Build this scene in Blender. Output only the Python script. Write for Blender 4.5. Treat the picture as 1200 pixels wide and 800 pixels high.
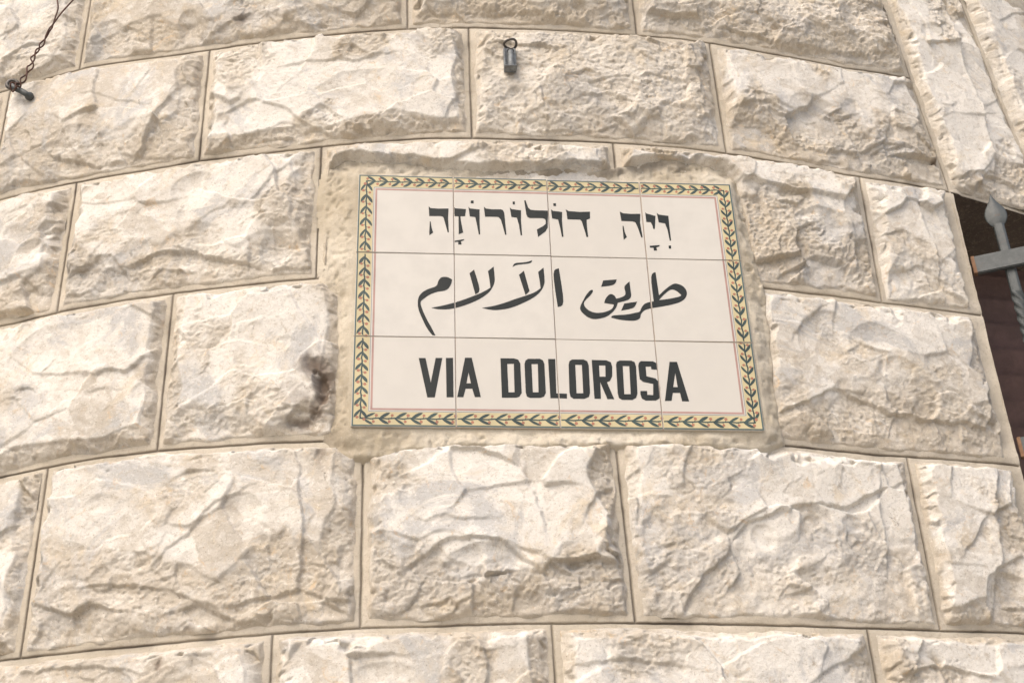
import bpy, bmesh, math, random
import numpy as np
from mathutils import Vector, Matrix
from mathutils.geometry import tessellate_polygon
for o in list(bpy.data.objects): bpy.data.objects.remove(o)
scn = bpy.context.scene
COL = scn.collection
# ------------------------------------------------------------- camera
R = 2.36563            # radius of the rounded corner, metres
cd = bpy.data.cameras.new("camera"); cam = bpy.data.objects.new("camera", cd); COL.objects.link(cam)
cd.sensor_width = 36; cd.lens = 48.717; cd.clip_start = .05; cd.clip_end = 500
_f = Vector((0.03889977, 0.85567603, 0.51604781)); _r = Vector((0.99898005, -0.02145239, -0.03973235)); _u = Vector((0.02292756, -0.51706705, 0.85563777))
cam.matrix_world = Matrix(((_r.x, _u.x, -_f.x, 0), (_r.y, _u.y, -_f.y, -4.13132814), (_r.z, _u.z, -_f.z, 1.6), (0, 0, 0, 1)))
scn.camera = cam
# ------------------------------------------------------------- sky and sun
SUN_EL, SUN_AZ = 48.0, -34.0     # elevation; azimuth measured from straight behind the camera, negative = left
world = bpy.data.worlds.new("World"); scn.world = world; world.use_nodes = True
nt = world.node_tree; bg = nt.nodes['Background']; sky = nt.nodes.new('ShaderNodeTexSky')
sky.sky_type = 'NISHITA'; sky.sun_disc = False; sky.sun_elevation = math.radians(SUN_EL); sky.air_density = 1.0; sky.dust_density = 5.0; sky.ozone_density = .6
az = math.radians(SUN_AZ)
sd = Vector((math.sin(az)*math.cos(math.radians(SUN_EL)), -math.cos(az)*math.cos(math.radians(SUN_EL)), math.sin(math.radians(SUN_EL))))  # towards the sun
sky.sun_rotation = math.atan2(sd.x, sd.y)
nt.links.new(sky.outputs[0], bg.inputs[0]); bg.inputs[1].default_value = .15
ld = bpy.data.lights.new("sun", 'SUN'); ld.energy = .9; ld.angle = math.radians(32); ld.color = (1, .92, .81)
sun = bpy.data.objects.new("sun", ld); COL.objects.link(sun); sun.rotation_euler = sd.to_track_quat('Z', 'Y').to_euler()
scn.view_settings.view_transform = 'Standard'; scn.view_settings.look = 'None'; scn.view_settings.exposure = .61; scn.view_settings.gamma = 1
GLYPHS=[('hebrew',0,[[(0.1109,0.3902),(0.1142,0.3866),(0.1255,0.386),(0.1422,0.3867),(0.1413,0.3681),(0.1423,0.3411),(0.1404,0.3406),(0.1347,0.367),(0.1334,0.3703),(0.1301,0.3717),(0.1119,0.3713)]]),('hebrew',0,[[(0.1128,0.3613),(0.1141,0.3606),(0.1158,0.3476),(0.118,0.3398),(0.112,0.3344),(0.1118,0.3393)]]),('hebrew',0,[[(0.1502,0.3908),(0.1529,0.3875),(0.1695,0.3865),(0.168,0.3727),(0.1606,0.3724),(0.1612,0.3639),(0.1645,0.3411),(0.1575,0.3376),(0.1576,0.372),(0.1513,0.3724)]]),('hebrew',0,[[(0.1511,0.3253),(0.1659,0.3285),(0.1659,0.3269),(0.1605,0.3239),(0.1616,0.3216),(0.1615,0.3183),(0.1565,0.3182),(0.1566,0.3233),(0.1513,0.3225)]]),('hebrew',0,[[(0.1776,0.4035),(0.1817,0.4036),(0.1818,0.3978),(0.1771,0.3984)]]),('hebrew',0,[[(0.1734,0.3911),(0.176,0.3879),(0.1909,0.3864),(0.1905,0.3649),(0.1909,0.3384),(0.1888,0.3378),(0.1863,0.3565),(0.1839,0.3713),(0.1753,0.3726)]]),('hebrew',0,[[(0.1978,0.392),(0.201,0.3885),(0.2111,0.3872),(0.2245,0.3876),(0.2278,0.3861),(0.2297,0.3812),(0.2305,0.3663),(0.232,0.3388),(0.2299,0.3384),(0.2268,0.3547),(0.2239,0.3677),(0.2207,0.3721),(0.2174,0.3728),(0.1993,0.3725)]]),('hebrew',0,[[(0.2436,0.4034),(0.2473,0.4035),(0.2471,0.3977),(0.2437,0.398)]]),('hebrew',0,[[(0.2388,0.3915),(0.242,0.3883),(0.2565,0.3865),(0.2557,0.3672),(0.2565,0.3385),(0.2542,0.3379),(0.2523,0.3572),(0.2495,0.3719),(0.2408,0.3733)]]),('hebrew',0,[[(0.2622,0.4058),(0.2643,0.4067),(0.2678,0.3926),(0.2716,0.388),(0.2783,0.3871),(0.2993,0.387),(0.2973,0.3538),(0.294,0.3471),(0.2814,0.3356),(0.2801,0.3499),(0.2904,0.3568),(0.2944,0.3611),(0.2949,0.3669),(0.2938,0.3705),(0.2905,0.3721),(0.2696,0.3718),(0.2663,0.3739),(0.2645,0.3791)]]),('hebrew',0,[[(0.3084,0.4024),(0.3127,0.4029),(0.3127,0.3972),(0.3086,0.3974)]]),('hebrew',0,[[(0.3042,0.3905),(0.3074,0.3876),(0.3218,0.3858),(0.3208,0.3678),(0.3216,0.3379),(0.3192,0.3375),(0.3172,0.3545),(0.3147,0.3709),(0.3053,0.3729)]]),('hebrew',0,[[(0.3277,0.3911),(0.3325,0.3879),(0.3501,0.3868),(0.3665,0.3878),(0.3656,0.3744),(0.36,0.3717),(0.3599,0.3592),(0.3606,0.3387),(0.3581,0.3381),(0.3554,0.3525),(0.3523,0.3681),(0.3499,0.3718),(0.3296,0.3718),(0.3289,0.3847)]]),('hebrew',0,[[(0.4143,0.3895),(0.4195,0.3863),(0.4318,0.3854),(0.4471,0.386),(0.4454,0.3688),(0.4471,0.3405),(0.445,0.3394),(0.4406,0.3604),(0.4379,0.3689),(0.4333,0.3708),(0.4156,0.3711)]]),('hebrew',0,[[(0.417,0.362),(0.4183,0.3613),(0.4194,0.3497),(0.422,0.3399),(0.4166,0.3345),(0.4165,0.3562)]]),('hebrew',0,[[(0.4547,0.3893),(0.4572,0.3868),(0.4709,0.3824),(0.4676,0.3572),(0.4651,0.3571),(0.4642,0.3645),(0.4619,0.3701),(0.4551,0.3705)]]),('hebrew',0,[[(0.4734,0.3886),(0.4763,0.3853),(0.4916,0.3832),(0.4914,0.3638),(0.4917,0.3354),(0.4895,0.3348),(0.4879,0.3554),(0.485,0.3682),(0.4749,0.3702)]]),('hebrew',0,[[(0.4568,0.3244),(0.4729,0.3262),(0.472,0.3236),(0.4671,0.3215),(0.4677,0.3156),(0.4625,0.3155),(0.4623,0.3208),(0.4565,0.321)]]),('hebrew',0,[[(0.4867,0.3254),(0.4908,0.3258),(0.4902,0.3196),(0.4866,0.32)]]),('arabic',1,[[(0.1337,0.2575),(0.1405,0.2566),(0.1464,0.2527),(0.1446,0.2445),(0.1402,0.2363),(0.1343,0.2325),(0.1225,0.2297),(0.1124,0.2248),(0.1031,0.2171),(0.0986,0.211),(0.1006,0.2001),(0.1072,0.1824),(0.1146,0.1669),(0.1207,0.153),(0.1162,0.1533),(0.108,0.1657),(0.1006,0.1832),(0.0956,0.1979),(0.0943,0.2088),(0.0956,0.2199),(0.1007,0.2281),(0.1091,0.2344),(0.1217,0.2404),(0.1252,0.2495),(0.1286,0.2553)]]),('arabic',1,[[(0.2103,0.2783),(0.2113,0.2639),(0.2113,0.2516),(0.2086,0.2423),(0.2027,0.2319),(0.1915,0.2215),(0.1761,0.2121),(0.1575,0.204),(0.1407,0.1995),(0.1256,0.1991),(0.1148,0.2014),(0.1324,0.2059),(0.1492,0.2113),(0.1661,0.2182),(0.1814,0.2253),(0.1934,0.2317),(0.2046,0.2395),(0.2035,0.2534),(0.2015,0.2698)]]),('arabic',1,[[(0.1802,0.2722),(0.1879,0.2366),(0.1815,0.2267),(0.1731,0.2652)]]),('arabic',1,[[(0.2874,0.2782),(0.288,0.262),(0.2878,0.2517),(0.2853,0.2424),(0.2792,0.2321),(0.2677,0.2216),(0.252,0.2121),(0.2348,0.204),(0.2178,0.2),(0.2043,0.1998),(0.1909,0.2028),(0.2079,0.2065),(0.2249,0.2124),(0.2421,0.2199),(0.2576,0.226),(0.2715,0.2325),(0.2813,0.2403),(0.2804,0.2536),(0.2787,0.27)]]),('arabic',1,[[(0.2567,0.2718),(0.2641,0.2347),(0.2577,0.2272),(0.249,0.264)]]),('arabic',1,[[(0.2394,0.2782),(0.2418,0.2834),(0.2463,0.2861),(0.2549,0.287),(0.2636,0.2887),(0.2703,0.2916),(0.2688,0.2874),(0.2635,0.2852),(0.2548,0.2838),(0.2452,0.2819)]]),('arabic',1,[[(0.3112,0.2783),(0.3152,0.2178),(0.3061,0.2075),(0.3024,0.2676)]]),('arabic',1,[[(0.4617,0.2748),(0.4634,0.2318),(0.4732,0.242),(0.4829,0.2503),(0.4912,0.2541),(0.5007,0.2508),(0.5062,0.244),(0.5071,0.2357),(0.5036,0.2272),(0.4959,0.2208),(0.4849,0.2164),(0.4705,0.2125),(0.4526,0.2087),(0.4436,0.2064),(0.4372,0.2028),(0.4326,0.1965),(0.4309,0.1903),(0.4245,0.1861),(0.414,0.1852),(0.3985,0.1869),(0.3866,0.1902),(0.3903,0.194),(0.4096,0.1959),(0.4238,0.1993),(0.431,0.2016),(0.4341,0.2078),(0.4391,0.2151),(0.4465,0.2189),(0.4542,0.2207),(0.4541,0.2657)],[(0.4626,0.223),(0.4706,0.2326),(0.4802,0.2412),(0.4866,0.2428),(0.4925,0.2394),(0.4985,0.2327),(0.4933,0.2297),(0.4788,0.2259)]]),('arabic',1,[[(0.3608,0.2399),(0.3616,0.2368),(0.3571,0.2294),(0.3505,0.222),(0.3467,0.2158),(0.3479,0.2086),(0.3544,0.2016),(0.3646,0.1982),(0.3769,0.1998),(0.3877,0.2049),(0.3916,0.2108),(0.3922,0.2139),(0.3858,0.2147),(0.3777,0.2162),(0.3803,0.2239),(0.3861,0.2313),(0.3905,0.2324),(0.3947,0.2294),(0.3969,0.2243),(0.4051,0.2272),(0.4106,0.2309),(0.4119,0.2362),(0.4113,0.247),(0.4196,0.2562),(0.4201,0.2405),(0.4202,0.2301),(0.4171,0.2243),(0.4098,0.2205),(0.3987,0.2172),(0.3958,0.2089),(0.389,0.1995),(0.378,0.191),(0.3621,0.187),(0.3519,0.1898),(0.3438,0.1973),(0.3402,0.2043),(0.3415,0.2115),(0.3461,0.2209),(0.3511,0.2303),(0.3568,0.2377)]]),('arabic',1,[[(0.3788,0.2572),(0.4001,0.2597),(0.3945,0.2498),(0.3748,0.2455)]]),('arabic',1,[[(0.4085,0.2158),(0.4286,0.2196),(0.4219,0.2085),(0.4028,0.2029)]]),('latin',0,[[(0.0961,0.1139),(0.106,0.1141),(0.1137,0.073),(0.1209,0.1144),(0.1307,0.1146),(0.1195,0.0487),(0.1087,0.0485)]]),('latin',0,[[(0.1359,0.1147),(0.1464,0.115),(0.1466,0.0492),(0.1365,0.049)]]),('latin',0,[[(0.1641,0.1154),(0.174,0.1156),(0.1861,0.0499),(0.1774,0.0497),(0.1738,0.0637),(0.1642,0.0635),(0.1608,0.0494),(0.1518,0.0493)],[(0.1689,0.0907),(0.1721,0.0725),(0.1656,0.0724)]]),('latin',0,[[(0.2164,0.1155),(0.2366,0.1157),(0.2427,0.1134),(0.2455,0.1072),(0.2459,0.0574),(0.2422,0.0513),(0.2377,0.0496),(0.2167,0.0493)],[(0.2261,0.1062),(0.2359,0.1064),(0.2354,0.0584),(0.2266,0.0583)]]),('latin',0,[[(0.2571,0.1153),(0.275,0.1157),(0.2793,0.1131),(0.2812,0.107),(0.2812,0.0581),(0.2782,0.052),(0.2729,0.0499),(0.2579,0.0496),(0.2532,0.0519),(0.2518,0.0585),(0.2517,0.1063),(0.2534,0.1121)],[(0.2621,0.1065),(0.2714,0.1067),(0.2706,0.0591),(0.2622,0.0589)]]),('latin',0,[[(0.2871,0.1155),(0.2977,0.1158),(0.2966,0.0576),(0.3123,0.0572),(0.3119,0.0493),(0.2876,0.0498)]]),('latin',0,[[(0.3228,0.1152),(0.34,0.1156),(0.3455,0.1126),(0.3473,0.1054),(0.3464,0.0589),(0.3445,0.0525),(0.3377,0.0492),(0.3218,0.0489),(0.3173,0.0524),(0.3162,0.0594),(0.3173,0.1059),(0.3188,0.1121)],[(0.3272,0.1061),(0.3371,0.1063),(0.3364,0.0583),(0.3266,0.0581)]]),('latin',0,[[(0.3523,0.115),(0.3743,0.1148),(0.3808,0.1116),(0.3823,0.104),(0.3811,0.0876),(0.3775,0.08),(0.3726,0.0773),(0.3815,0.0493),(0.3715,0.0492),(0.3626,0.0775),(0.3618,0.0496),(0.3524,0.0494)],[(0.3626,0.1058),(0.3721,0.106),(0.3712,0.0868),(0.3624,0.0866)]]),('latin',0,[[(0.3944,0.1148),(0.4117,0.1149),(0.4166,0.1124),(0.4181,0.1047),(0.4166,0.0592),(0.4142,0.0521),(0.4082,0.0483),(0.3931,0.0483),(0.3886,0.0512),(0.3873,0.0586),(0.3883,0.1074),(0.3898,0.1123)],[(0.3981,0.1054),(0.408,0.1056),(0.4065,0.0579),(0.397,0.0577)]]),('latin',0,[[(0.426,0.1144),(0.4443,0.1143),(0.4503,0.1109),(0.4505,0.0999),(0.4408,0.1006),(0.4406,0.1052),(0.4325,0.105),(0.4325,0.0886),(0.4455,0.085),(0.4501,0.0792),(0.4514,0.0695),(0.4506,0.0577),(0.4482,0.0512),(0.4431,0.0479),(0.428,0.0476),(0.4226,0.0507),(0.4209,0.0582),(0.4214,0.0635),(0.4313,0.0637),(0.4311,0.0573),(0.4398,0.0568),(0.4414,0.0758),(0.4268,0.0788),(0.4219,0.0836),(0.4215,0.1059),(0.4229,0.1114)]]),('latin',0,[[(0.4693,0.114),(0.4805,0.1142),(0.4924,0.0475),(0.4819,0.0473),(0.4801,0.0614),(0.4694,0.0612),(0.4662,0.0479),(0.4564,0.0477)],[(0.4761,0.095),(0.4776,0.0711),(0.4709,0.071)]])]
BEDS={'A':[(-0.8103,3.2944),(-0.7364,3.2958),(-0.6529,3.3013),(-0.5707,3.2954),(-0.4909,3.2904),(-0.4135,3.29),(-0.3376,3.2912),(-0.0416,3.2986),(0.0686,3.2967),(0.1975,3.2956),(0.2924,3.2952),(0.4081,3.2971),(0.5677,3.2915),(0.7208,3.2916),(0.8607,3.3056)],'B':[(-0.7795,3.0434),(-0.6782,3.0446),(-0.5807,3.044),(-0.5052,3.0431),(-0.4144,3.0466),(-0.3237,3.0458),(-0.0435,3.0557),(0.0608,3.0528),(0.1659,3.051),(0.2726,3.0514),(0.3816,3.0513),(0.5316,3.0449),(0.6738,3.0388),(0.8843,3.05)],'C':[(-0.7113,2.783),(-0.6224,2.7881),(-0.5148,2.7904),(-0.445,2.7905),(-0.3766,2.7905),(-0.3092,2.791),(-0.2162,2.792),(0.534,2.7816),(0.6886,2.7829),(0.7863,2.7873),(0.8906,2.7942)],'D':[(-0.6878,2.5118),(-0.6152,2.5154),(-0.5446,2.5191),(-0.4751,2.5189),(-0.4409,2.519),(-0.3602,2.5163),(-0.2469,2.513),(-0.192,2.5106),(0.4803,2.5051),(0.6253,2.5019),(0.8827,2.5172)],'E':[(-0.64,2.229),(-0.5491,2.2285),(-0.4187,2.228),(-0.2927,2.229),(-0.1332,2.23),(-0.036,2.2282),(0.0913,2.2283),(0.1771,2.2283),(0.2936,2.228),(0.4291,2.2274),(0.5722,2.2299),(0.6736,2.2326),(0.8151,2.2398)]}
PATCH=[(-0.1975,2.7685),(-0.2074,2.9644),(-0.1989,2.9997),(-0.1731,3.0114),(-0.0842,3.002),(-0.0164,2.9872),(0.0379,2.9844),(0.1473,2.9888),(0.2302,2.9886),(0.2799,2.9988),(0.3457,3.0183),(0.4035,3.0173),(0.4465,3.0082),(0.4668,2.9825),(0.4681,2.9254),(0.473,2.8338),(0.4829,2.7622),(0.4775,2.6762),(0.4719,2.5718),(0.4731,2.5079),(0.4472,2.4935),(0.3951,2.4931),(0.3062,2.4945),(0.2188,2.4907),(0.1209,2.4872),(0.0246,2.4912),(-0.0714,2.4877),(-0.1289,2.4772),(-0.1553,2.4788),(-0.1773,2.4936),(-0.1855,2.5268),(-0.1734,2.5817),(-0.1724,2.6389),(-0.1777,2.7515)]
FEATURES=[('L',[(-0.8083,3.3394),(-0.7876,3.3734),(-0.7435,3.3696)],8,0.0375),('S',-0.7361,3.3775,0.0215,0.0217,0,4),('S',-0.5999,3.3286,0.0362,0.0588,-10,10),('S',-0.457,3.3296,0.0188,0.0412,0,9),('L',[(-0.5369,3.2894),(-0.518,3.3029),(-0.4869,3.302),(-0.4764,3.2879)],7,0.027),('L',[(-0.4016,3.3249),(-0.3797,3.337),(-0.3501,3.3461)],6,0.0225),('S',-0.1861,3.3247,0.0584,0.0404,0,8),('L',[(-0.2893,3.3268),(-0.2146,3.2977),(-0.1275,3.3058)],6,0.03),('L',[(0.1748,3.307),(0.1823,3.3356),(0.2548,3.3491)],7,0.027),('S',0.2593,3.309,0.0302,0.0285,-20,8),('L',[(-0.0262,3.2966),(0.0466,3.3135),(0.1054,3.3283),(0.1418,3.3215)],6,0.0225),('L',[(0.3423,3.3117),(0.4029,3.3057),(0.483,3.3227),(0.5627,3.3177)],8,0.03),('S',0.7482,3.4055,0.0346,0.0319,0,9),('L',[(0.5611,3.3072),(0.6452,3.3156),(0.7333,3.3276)],5,0.03),('L',[(1.0006,3.1537),(1.0013,3.3168),(0.9886,3.4638),(0.9841,3.5526)],18,0.0675),('S',0.9331,3.4215,0.0266,0.024,0,5),('L',[(0.8932,3.0743),(0.9578,3.1058),(1.036,3.1023)],8,0.021),('L',[(-0.6614,3.0921),(-0.5956,3.0624),(-0.5402,3.0648),(-0.5224,3.0791)],8,0.0225),('L',[(-0.5372,3.0785),(-0.4762,3.0595)],6,0.018),('S',-0.6496,3.1203,0.0561,0.0345,0,6),('L',[(-0.6224,3.2129),(-0.5327,3.1768)],4,0.03),('S',-0.4531,3.1607,0.0225,0.0576,10,6),('S',-0.3807,3.0933,0.0217,0.0331,0,8),('S',-0.3587,3.13,0.0361,0.0336,20,5),('L',[(-0.3664,3.1366),(-0.3243,3.1544),(-0.2653,3.1137),(-0.2078,3.0714)],7,0.0375),('L',[(-0.0104,3.099),(0.0155,3.148)],6,0.018),('S',-0.1537,3.1393,0.0839,0.0561,-15,7),('L',[(-0.3193,3.0664),(-0.2357,3.0743),(-0.111,3.0496)],7,0.0225),('L',[(-0.2697,3.2167),(-0.1836,3.2169),(-0.1124,3.2305)],5,0.03),('L',[(0.1298,3.0683),(0.206,3.0622),(0.2636,3.0784),(0.2904,3.0588)],6,0.021),('S',0.1093,3.0769,0.0278,0.0217,0,5),('L',[(0.4592,3.133),(0.5397,3.1593),(0.6146,3.1316),(0.6842,3.1558)],6,0.03),('S',0.6246,3.1431,0.0509,0.0498,0,8),('L',[(0.6132,3.0752),(0.7051,3.0903),(0.7429,3.112),(0.7672,3.1465)],7,0.0225),('S',0.7791,3.1207,0.0465,0.0366,-30,8),('L',[(0.7213,3.0883),(0.7975,3.1253),(0.8353,3.0969)],6,0.021),('S',0.4827,3.0808,0.0625,0.0416,-10,9),('S',-0.6872,2.9018,0.0282,0.026,0,8),('L',[(-0.7332,2.8545),(-0.6957,2.8591),(-0.6361,2.8095)],6,0.027),('L',[(-0.6689,2.9312),(-0.6402,2.9638)],6,0.0225),('S',-0.6741,2.8173,0.0305,0.0199,0,6),('S',-0.418,2.9676,0.0312,0.0383,-30,7),('S',-0.4251,2.9181,0.0113,0.0341,0,3),('L',[(-0.4989,2.8563),(-0.458,2.8657),(-0.409,2.8582),(-0.3395,2.8327),(-0.3188,2.8223)],9,0.0375),('S',-0.4066,2.829,0.0219,0.0227,0,5),('L',[(-0.5705,2.8611),(-0.5428,2.8689),(-0.5177,2.8353)],7,0.03),('S',-0.5365,2.8146,0.0427,0.0295,0,6),('S',-0.2452,2.9619,0.0191,0.0379,0,7),('L',[(-0.3195,2.9485),(-0.2977,2.9764),(-0.2808,2.995)],6,0.021),('S',-0.2829,2.8453,0.024,0.0293,0,8),('L',[(-0.3246,2.8071),(-0.2786,2.813),(-0.2261,2.8126)],6,0.018),('S',0.6057,2.8163,0.0484,0.0374,0,13),('S',0.5992,2.9091,0.0428,0.0356,20,10),('L',[(0.4718,2.8266),(0.5524,2.8433),(0.5659,2.827),(0.5288,2.7863)],13,0.057),('L',[(0.8099,2.8068),(0.815,2.8841),(0.8029,2.9338),(0.7999,2.9957)],9,0.0375),('S',0.736,2.8262,0.0252,0.0315,30,7),('L',[(0.7034,2.837),(0.7376,2.8483),(0.7896,2.8618),(0.8184,2.8421)],5,0.024),('L',[(0.7281,2.9183),(0.758,2.9278),(0.7853,2.916)],4,0.018),('L',[(-0.5307,2.6488),(-0.4902,2.6471),(-0.4731,2.674),(-0.4476,2.6852)],8,0.027),('S',-0.4662,2.6075,0.0185,0.0234,0,5),('L',[(-0.5449,2.6219),(-0.5072,2.6205)],4,0.0135),('S',-0.6189,2.6903,0.0711,0.0626,0,6),('S',-0.2033,2.5936,0.0111,0.0286,-20,15),('S',-0.2339,2.5263,0.0547,0.0193,-10,7),('S',-0.3647,2.5457,0.0315,0.0253,0,4),('L',[(-0.2596,2.5533),(-0.2291,2.5577),(-0.2069,2.5545)],7,0.027),('S',-0.2461,2.6694,0.0126,0.0118,0,3),('S',-0.2081,2.5175,0.0097,0.0192,0,8),('S',0.5778,2.69,0.0598,0.0478,-30,8),('S',0.6574,2.6849,0.0467,0.0452,0,8),('L',[(0.4805,2.561),(0.5689,2.5985),(0.6493,2.5709),(0.7376,2.5675),(0.831,2.5663)],8,0.0375),('L',[(0.8394,2.5676),(0.853,2.6616),(0.8485,2.7404)],12,0.036),('L',[(0.5223,2.6989),(0.5646,2.7398)],6,0.021),('S',0.6923,2.6361,0.0473,0.0316,0,6),('S',-0.6311,2.4254,0.0244,0.0299,0,7),('S',-0.6192,2.3341,0.0197,0.0387,0,7),('S',-0.5076,2.4347,0.0256,0.0161,0,3),('L',[(-0.5031,2.3148),(-0.4548,2.3193),(-0.3926,2.2959),(-0.3556,2.2745)],6,0.033),('S',-0.3542,2.2565,0.0291,0.0192,0,9),('L',[(-0.384,2.2651),(-0.3612,2.2714),(-0.3192,2.2512)],7,0.024),('L',[(-0.2196,2.2914),(-0.2184,2.3778),(-0.2278,2.4376)],8,0.063),('L',[(-0.2861,2.2723),(-0.2407,2.2773),(-0.216,2.2876),(-0.1836,2.2676),(-0.161,2.2662)],8,0.03),('L',[(-0.4043,2.3588),(-0.3537,2.4019),(-0.3131,2.4239)],5,0.039),('S',-0.162,2.3084,0.0137,0.0344,0,8),('S',-0.2939,2.4028,0.0298,0.0182,40,5),('L',[(-0.0444,2.377),(-0.0168,2.371),(0.0224,2.3698)],5,0.021),('L',[(-0.0425,2.3332),(-0.0252,2.3449),(0.0092,2.3463),(0.0513,2.3365),(0.0894,2.3148)],10,0.033),('S',0.0332,2.3062,0.0614,0.0295,0,9),('L',[(0.1068,2.3645),(0.099,2.3951),(0.0927,2.4368)],6,0.0225),('L',[(0.1764,2.3923),(0.1872,2.4105),(0.1984,2.4171)],8,0.027),('L',[(0.0798,2.331),(0.1026,2.327),(0.1325,2.3057)],8,0.0225),('S',0.1533,2.308,0.0115,0.0099,0,8),('S',0.1124,2.2517,0.0452,0.0263,0,8),('L',[(-0.0555,2.2586),(-0.0219,2.2657),(-0.0021,2.2472)],6,0.021),('L',[(0.0333,2.2379),(0.0615,2.2455),(0.0656,2.2632)],6,0.0225),('S',-0.071,2.4075,0.014,0.0233,0,4),('L',[(0.2982,2.2422),(0.3217,2.2949),(0.3668,2.3298),(0.4008,2.3733),(0.444,2.3859),(0.4964,2.4088),(0.5556,2.4078),(0.6172,2.4387)],10,0.0825),('S',0.5296,2.2635,0.0496,0.0276,0,11),('L',[(0.4674,2.2752),(0.5009,2.288),(0.5409,2.2978)],8,0.027),('L',[(0.3745,2.2852),(0.4118,2.2915)],6,0.015),('S',0.4243,2.3538,0.0164,0.0156,0,5),('S',0.5137,2.3561,0.0197,0.0158,0,5),('S',0.562,2.3843,0.0163,0.0135,0,5),('L',[(0.5967,2.2686),(0.6069,2.3458),(0.6147,2.4262)],10,0.0375),('S',0.2505,2.3547,0.0238,0.0515,0,6),('L',[(0.7708,2.2694),(0.7989,2.3639),(0.818,2.4698)],12,0.045),('S',0.8008,2.2824,0.0466,0.0457,-20,16),('L',[(0.7395,2.3576),(0.7804,2.4024)],6,0.021),('L',[(-0.6105,2.2004),(-0.5494,2.2029),(-0.4401,2.1829)],6,0.024),('S',-0.3484,2.1841,0.0284,0.0161,0,5),('L',[(0.0239,2.1433),(0.0269,2.1713),(0.0199,2.1942)],7,0.024),('S',-0.104,2.1594,0.0435,0.018,0,4),('L',[(0.1479,2.1722),(0.2151,2.1762),(0.2816,2.1627)],5,0.024),('L',[(0.4675,2.1546),(0.5209,2.1798),(0.5432,2.1926)],6,0.024),('L',[(0.5669,2.1583),(0.6478,2.1741),(0.7272,2.167)],6,0.024)]
STAINS=[(-0.2117,2.6228,0.0249,0.0261,0.95),(-0.201,2.5991,0.0198,0.0316,1.0),(-0.1953,2.5746,0.016,0.0212,1.0),(-0.2044,2.5516,0.0159,0.0252,0.85),(-0.2233,2.5351,0.0269,0.0124,0.8),(-0.2172,2.5693,0.0491,0.0483,0.45),(-0.1957,2.5098,0.0314,0.0246,0.4),(-0.2001,2.4966,0.0096,0.0354,0.5),(-0.6796,3.3141,0.0239,0.0209,0.4),(-0.3617,3.3379,0.0167,0.0164,0.6),(-0.4346,3.262,0.0092,0.0159,0.35),(0.8665,3.0994,0.0078,0.0102,1.0),(-0.3978,2.1871,0.0058,0.0115,0.7),(-0.3678,2.2388,0.014,0.0047,0.5),(-0.2829,2.8453,0.016,0.0228,0.3),(0.9539,3.0912,0.0643,0.0167,0.35),(-0.6701,3.044,0.032,0.0148,0.2),(-0.312,2.407,0.0144,0.013,0.35),(-0.6701,2.9913,0.0394,0.0108,0.3),(0.8521,2.615,0.0104,0.0488,0.5),(0.8565,2.7258,0.0107,0.0342,0.4)]
WIRE_TRUNK=[(-0.7562, -2.2858, 3.2486), (-0.7478, -2.2886, 3.2577), (-0.7402, -2.291, 3.271), (-0.7373, -2.292, 3.2838), (-0.733, -2.2933, 3.2923), (-0.7324, -2.2935, 3.31), (-0.7259, -2.2956, 3.326), (-0.7196, -2.2976, 3.338), (-0.7149, -2.299, 3.3507), (-0.7106, -2.3004, 3.3656), (-0.7056, -2.3019, 3.3763)]
WIRE_A=[(-0.7043, -2.3055, 3.3729), (-0.7008, -2.3065, 3.3943), (-0.6987, -2.3072, 3.4144), (-0.7034, -2.3057, 3.4368), (-0.7112, -2.3033, 3.4689)]
WIRE_B=[(-0.7043, -2.3055, 3.3729), (-0.6968, -2.3077, 3.389), (-0.6876, -2.3105, 3.4047), (-0.6711, -2.3153, 3.4266), (-0.6531, -2.3205, 3.4505)]
HOOK=[(-0.7414, -2.2517, 3.2549), (-0.7324, -2.2799, 3.2349), (-0.7459, -2.2829, 3.2433), (-0.7592, -2.2816, 3.2524), (-0.7646, -2.2777, 3.2618)]
EYE=[(0.0971, 3.2276), (0.0944, 3.1574), (0.0962, 3.2027)]
# ------------------------------------------------------------- helpers
def tag(o, label=None, cat=None, group=None, kind=None):
    if label: o['label'] = label
    if cat: o['category'] = cat
    if group: o['group'] = group
    if kind: o['kind'] = kind
    return o
def empty(name, loc, rot=(0, 0, 0)):
    o = bpy.data.objects.new(name, None); o.location = loc; o.rotation_euler = rot; o.empty_display_size = .05; COL.objects.link(o); return o
def link(name, me, mat, parent=None, loc=None):
    if mat is not None:
        me.materials.clear(); me.materials.append(mat)
    o = bpy.data.objects.new(name, me); COL.objects.link(o)
    if parent is not None: o.parent = parent
    if loc is not None: o.location = loc
    return o
def np_mesh(name, V, F, smooth=True, attrs=None):
    me = bpy.data.meshes.new(name)
    V = np.asarray(V, np.float32); F = np.asarray(F, np.int32)
    me.vertices.add(len(V)); me.vertices.foreach_set('co', V.ravel())
    n = F.shape[1]; me.loops.add(F.size); me.loops.foreach_set('vertex_index', F.ravel())
    me.polygons.add(len(F)); me.polygons.foreach_set('loop_start', np.arange(0, F.size, n, dtype=np.int32)); me.polygons.foreach_set('loop_total', np.full(len(F), n, np.int32))
    me.polygons.foreach_set('use_smooth', np.full(len(F), smooth, bool))
    if attrs:
        for k, v in attrs.items():
            a = me.attributes.new(k, 'FLOAT', 'POINT'); a.data.foreach_set('value', np.asarray(v, np.float32).ravel())
    me.update(calc_edges=True); me.validate(); return me
def grid_faces(na, nb, off=0):
    i = np.arange(na*nb).reshape(nb, na)
    return np.stack([i[:-1, :-1], i[:-1, 1:], i[1:, 1:], i[1:, :-1]], -1).reshape(-1, 4) + off
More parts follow.
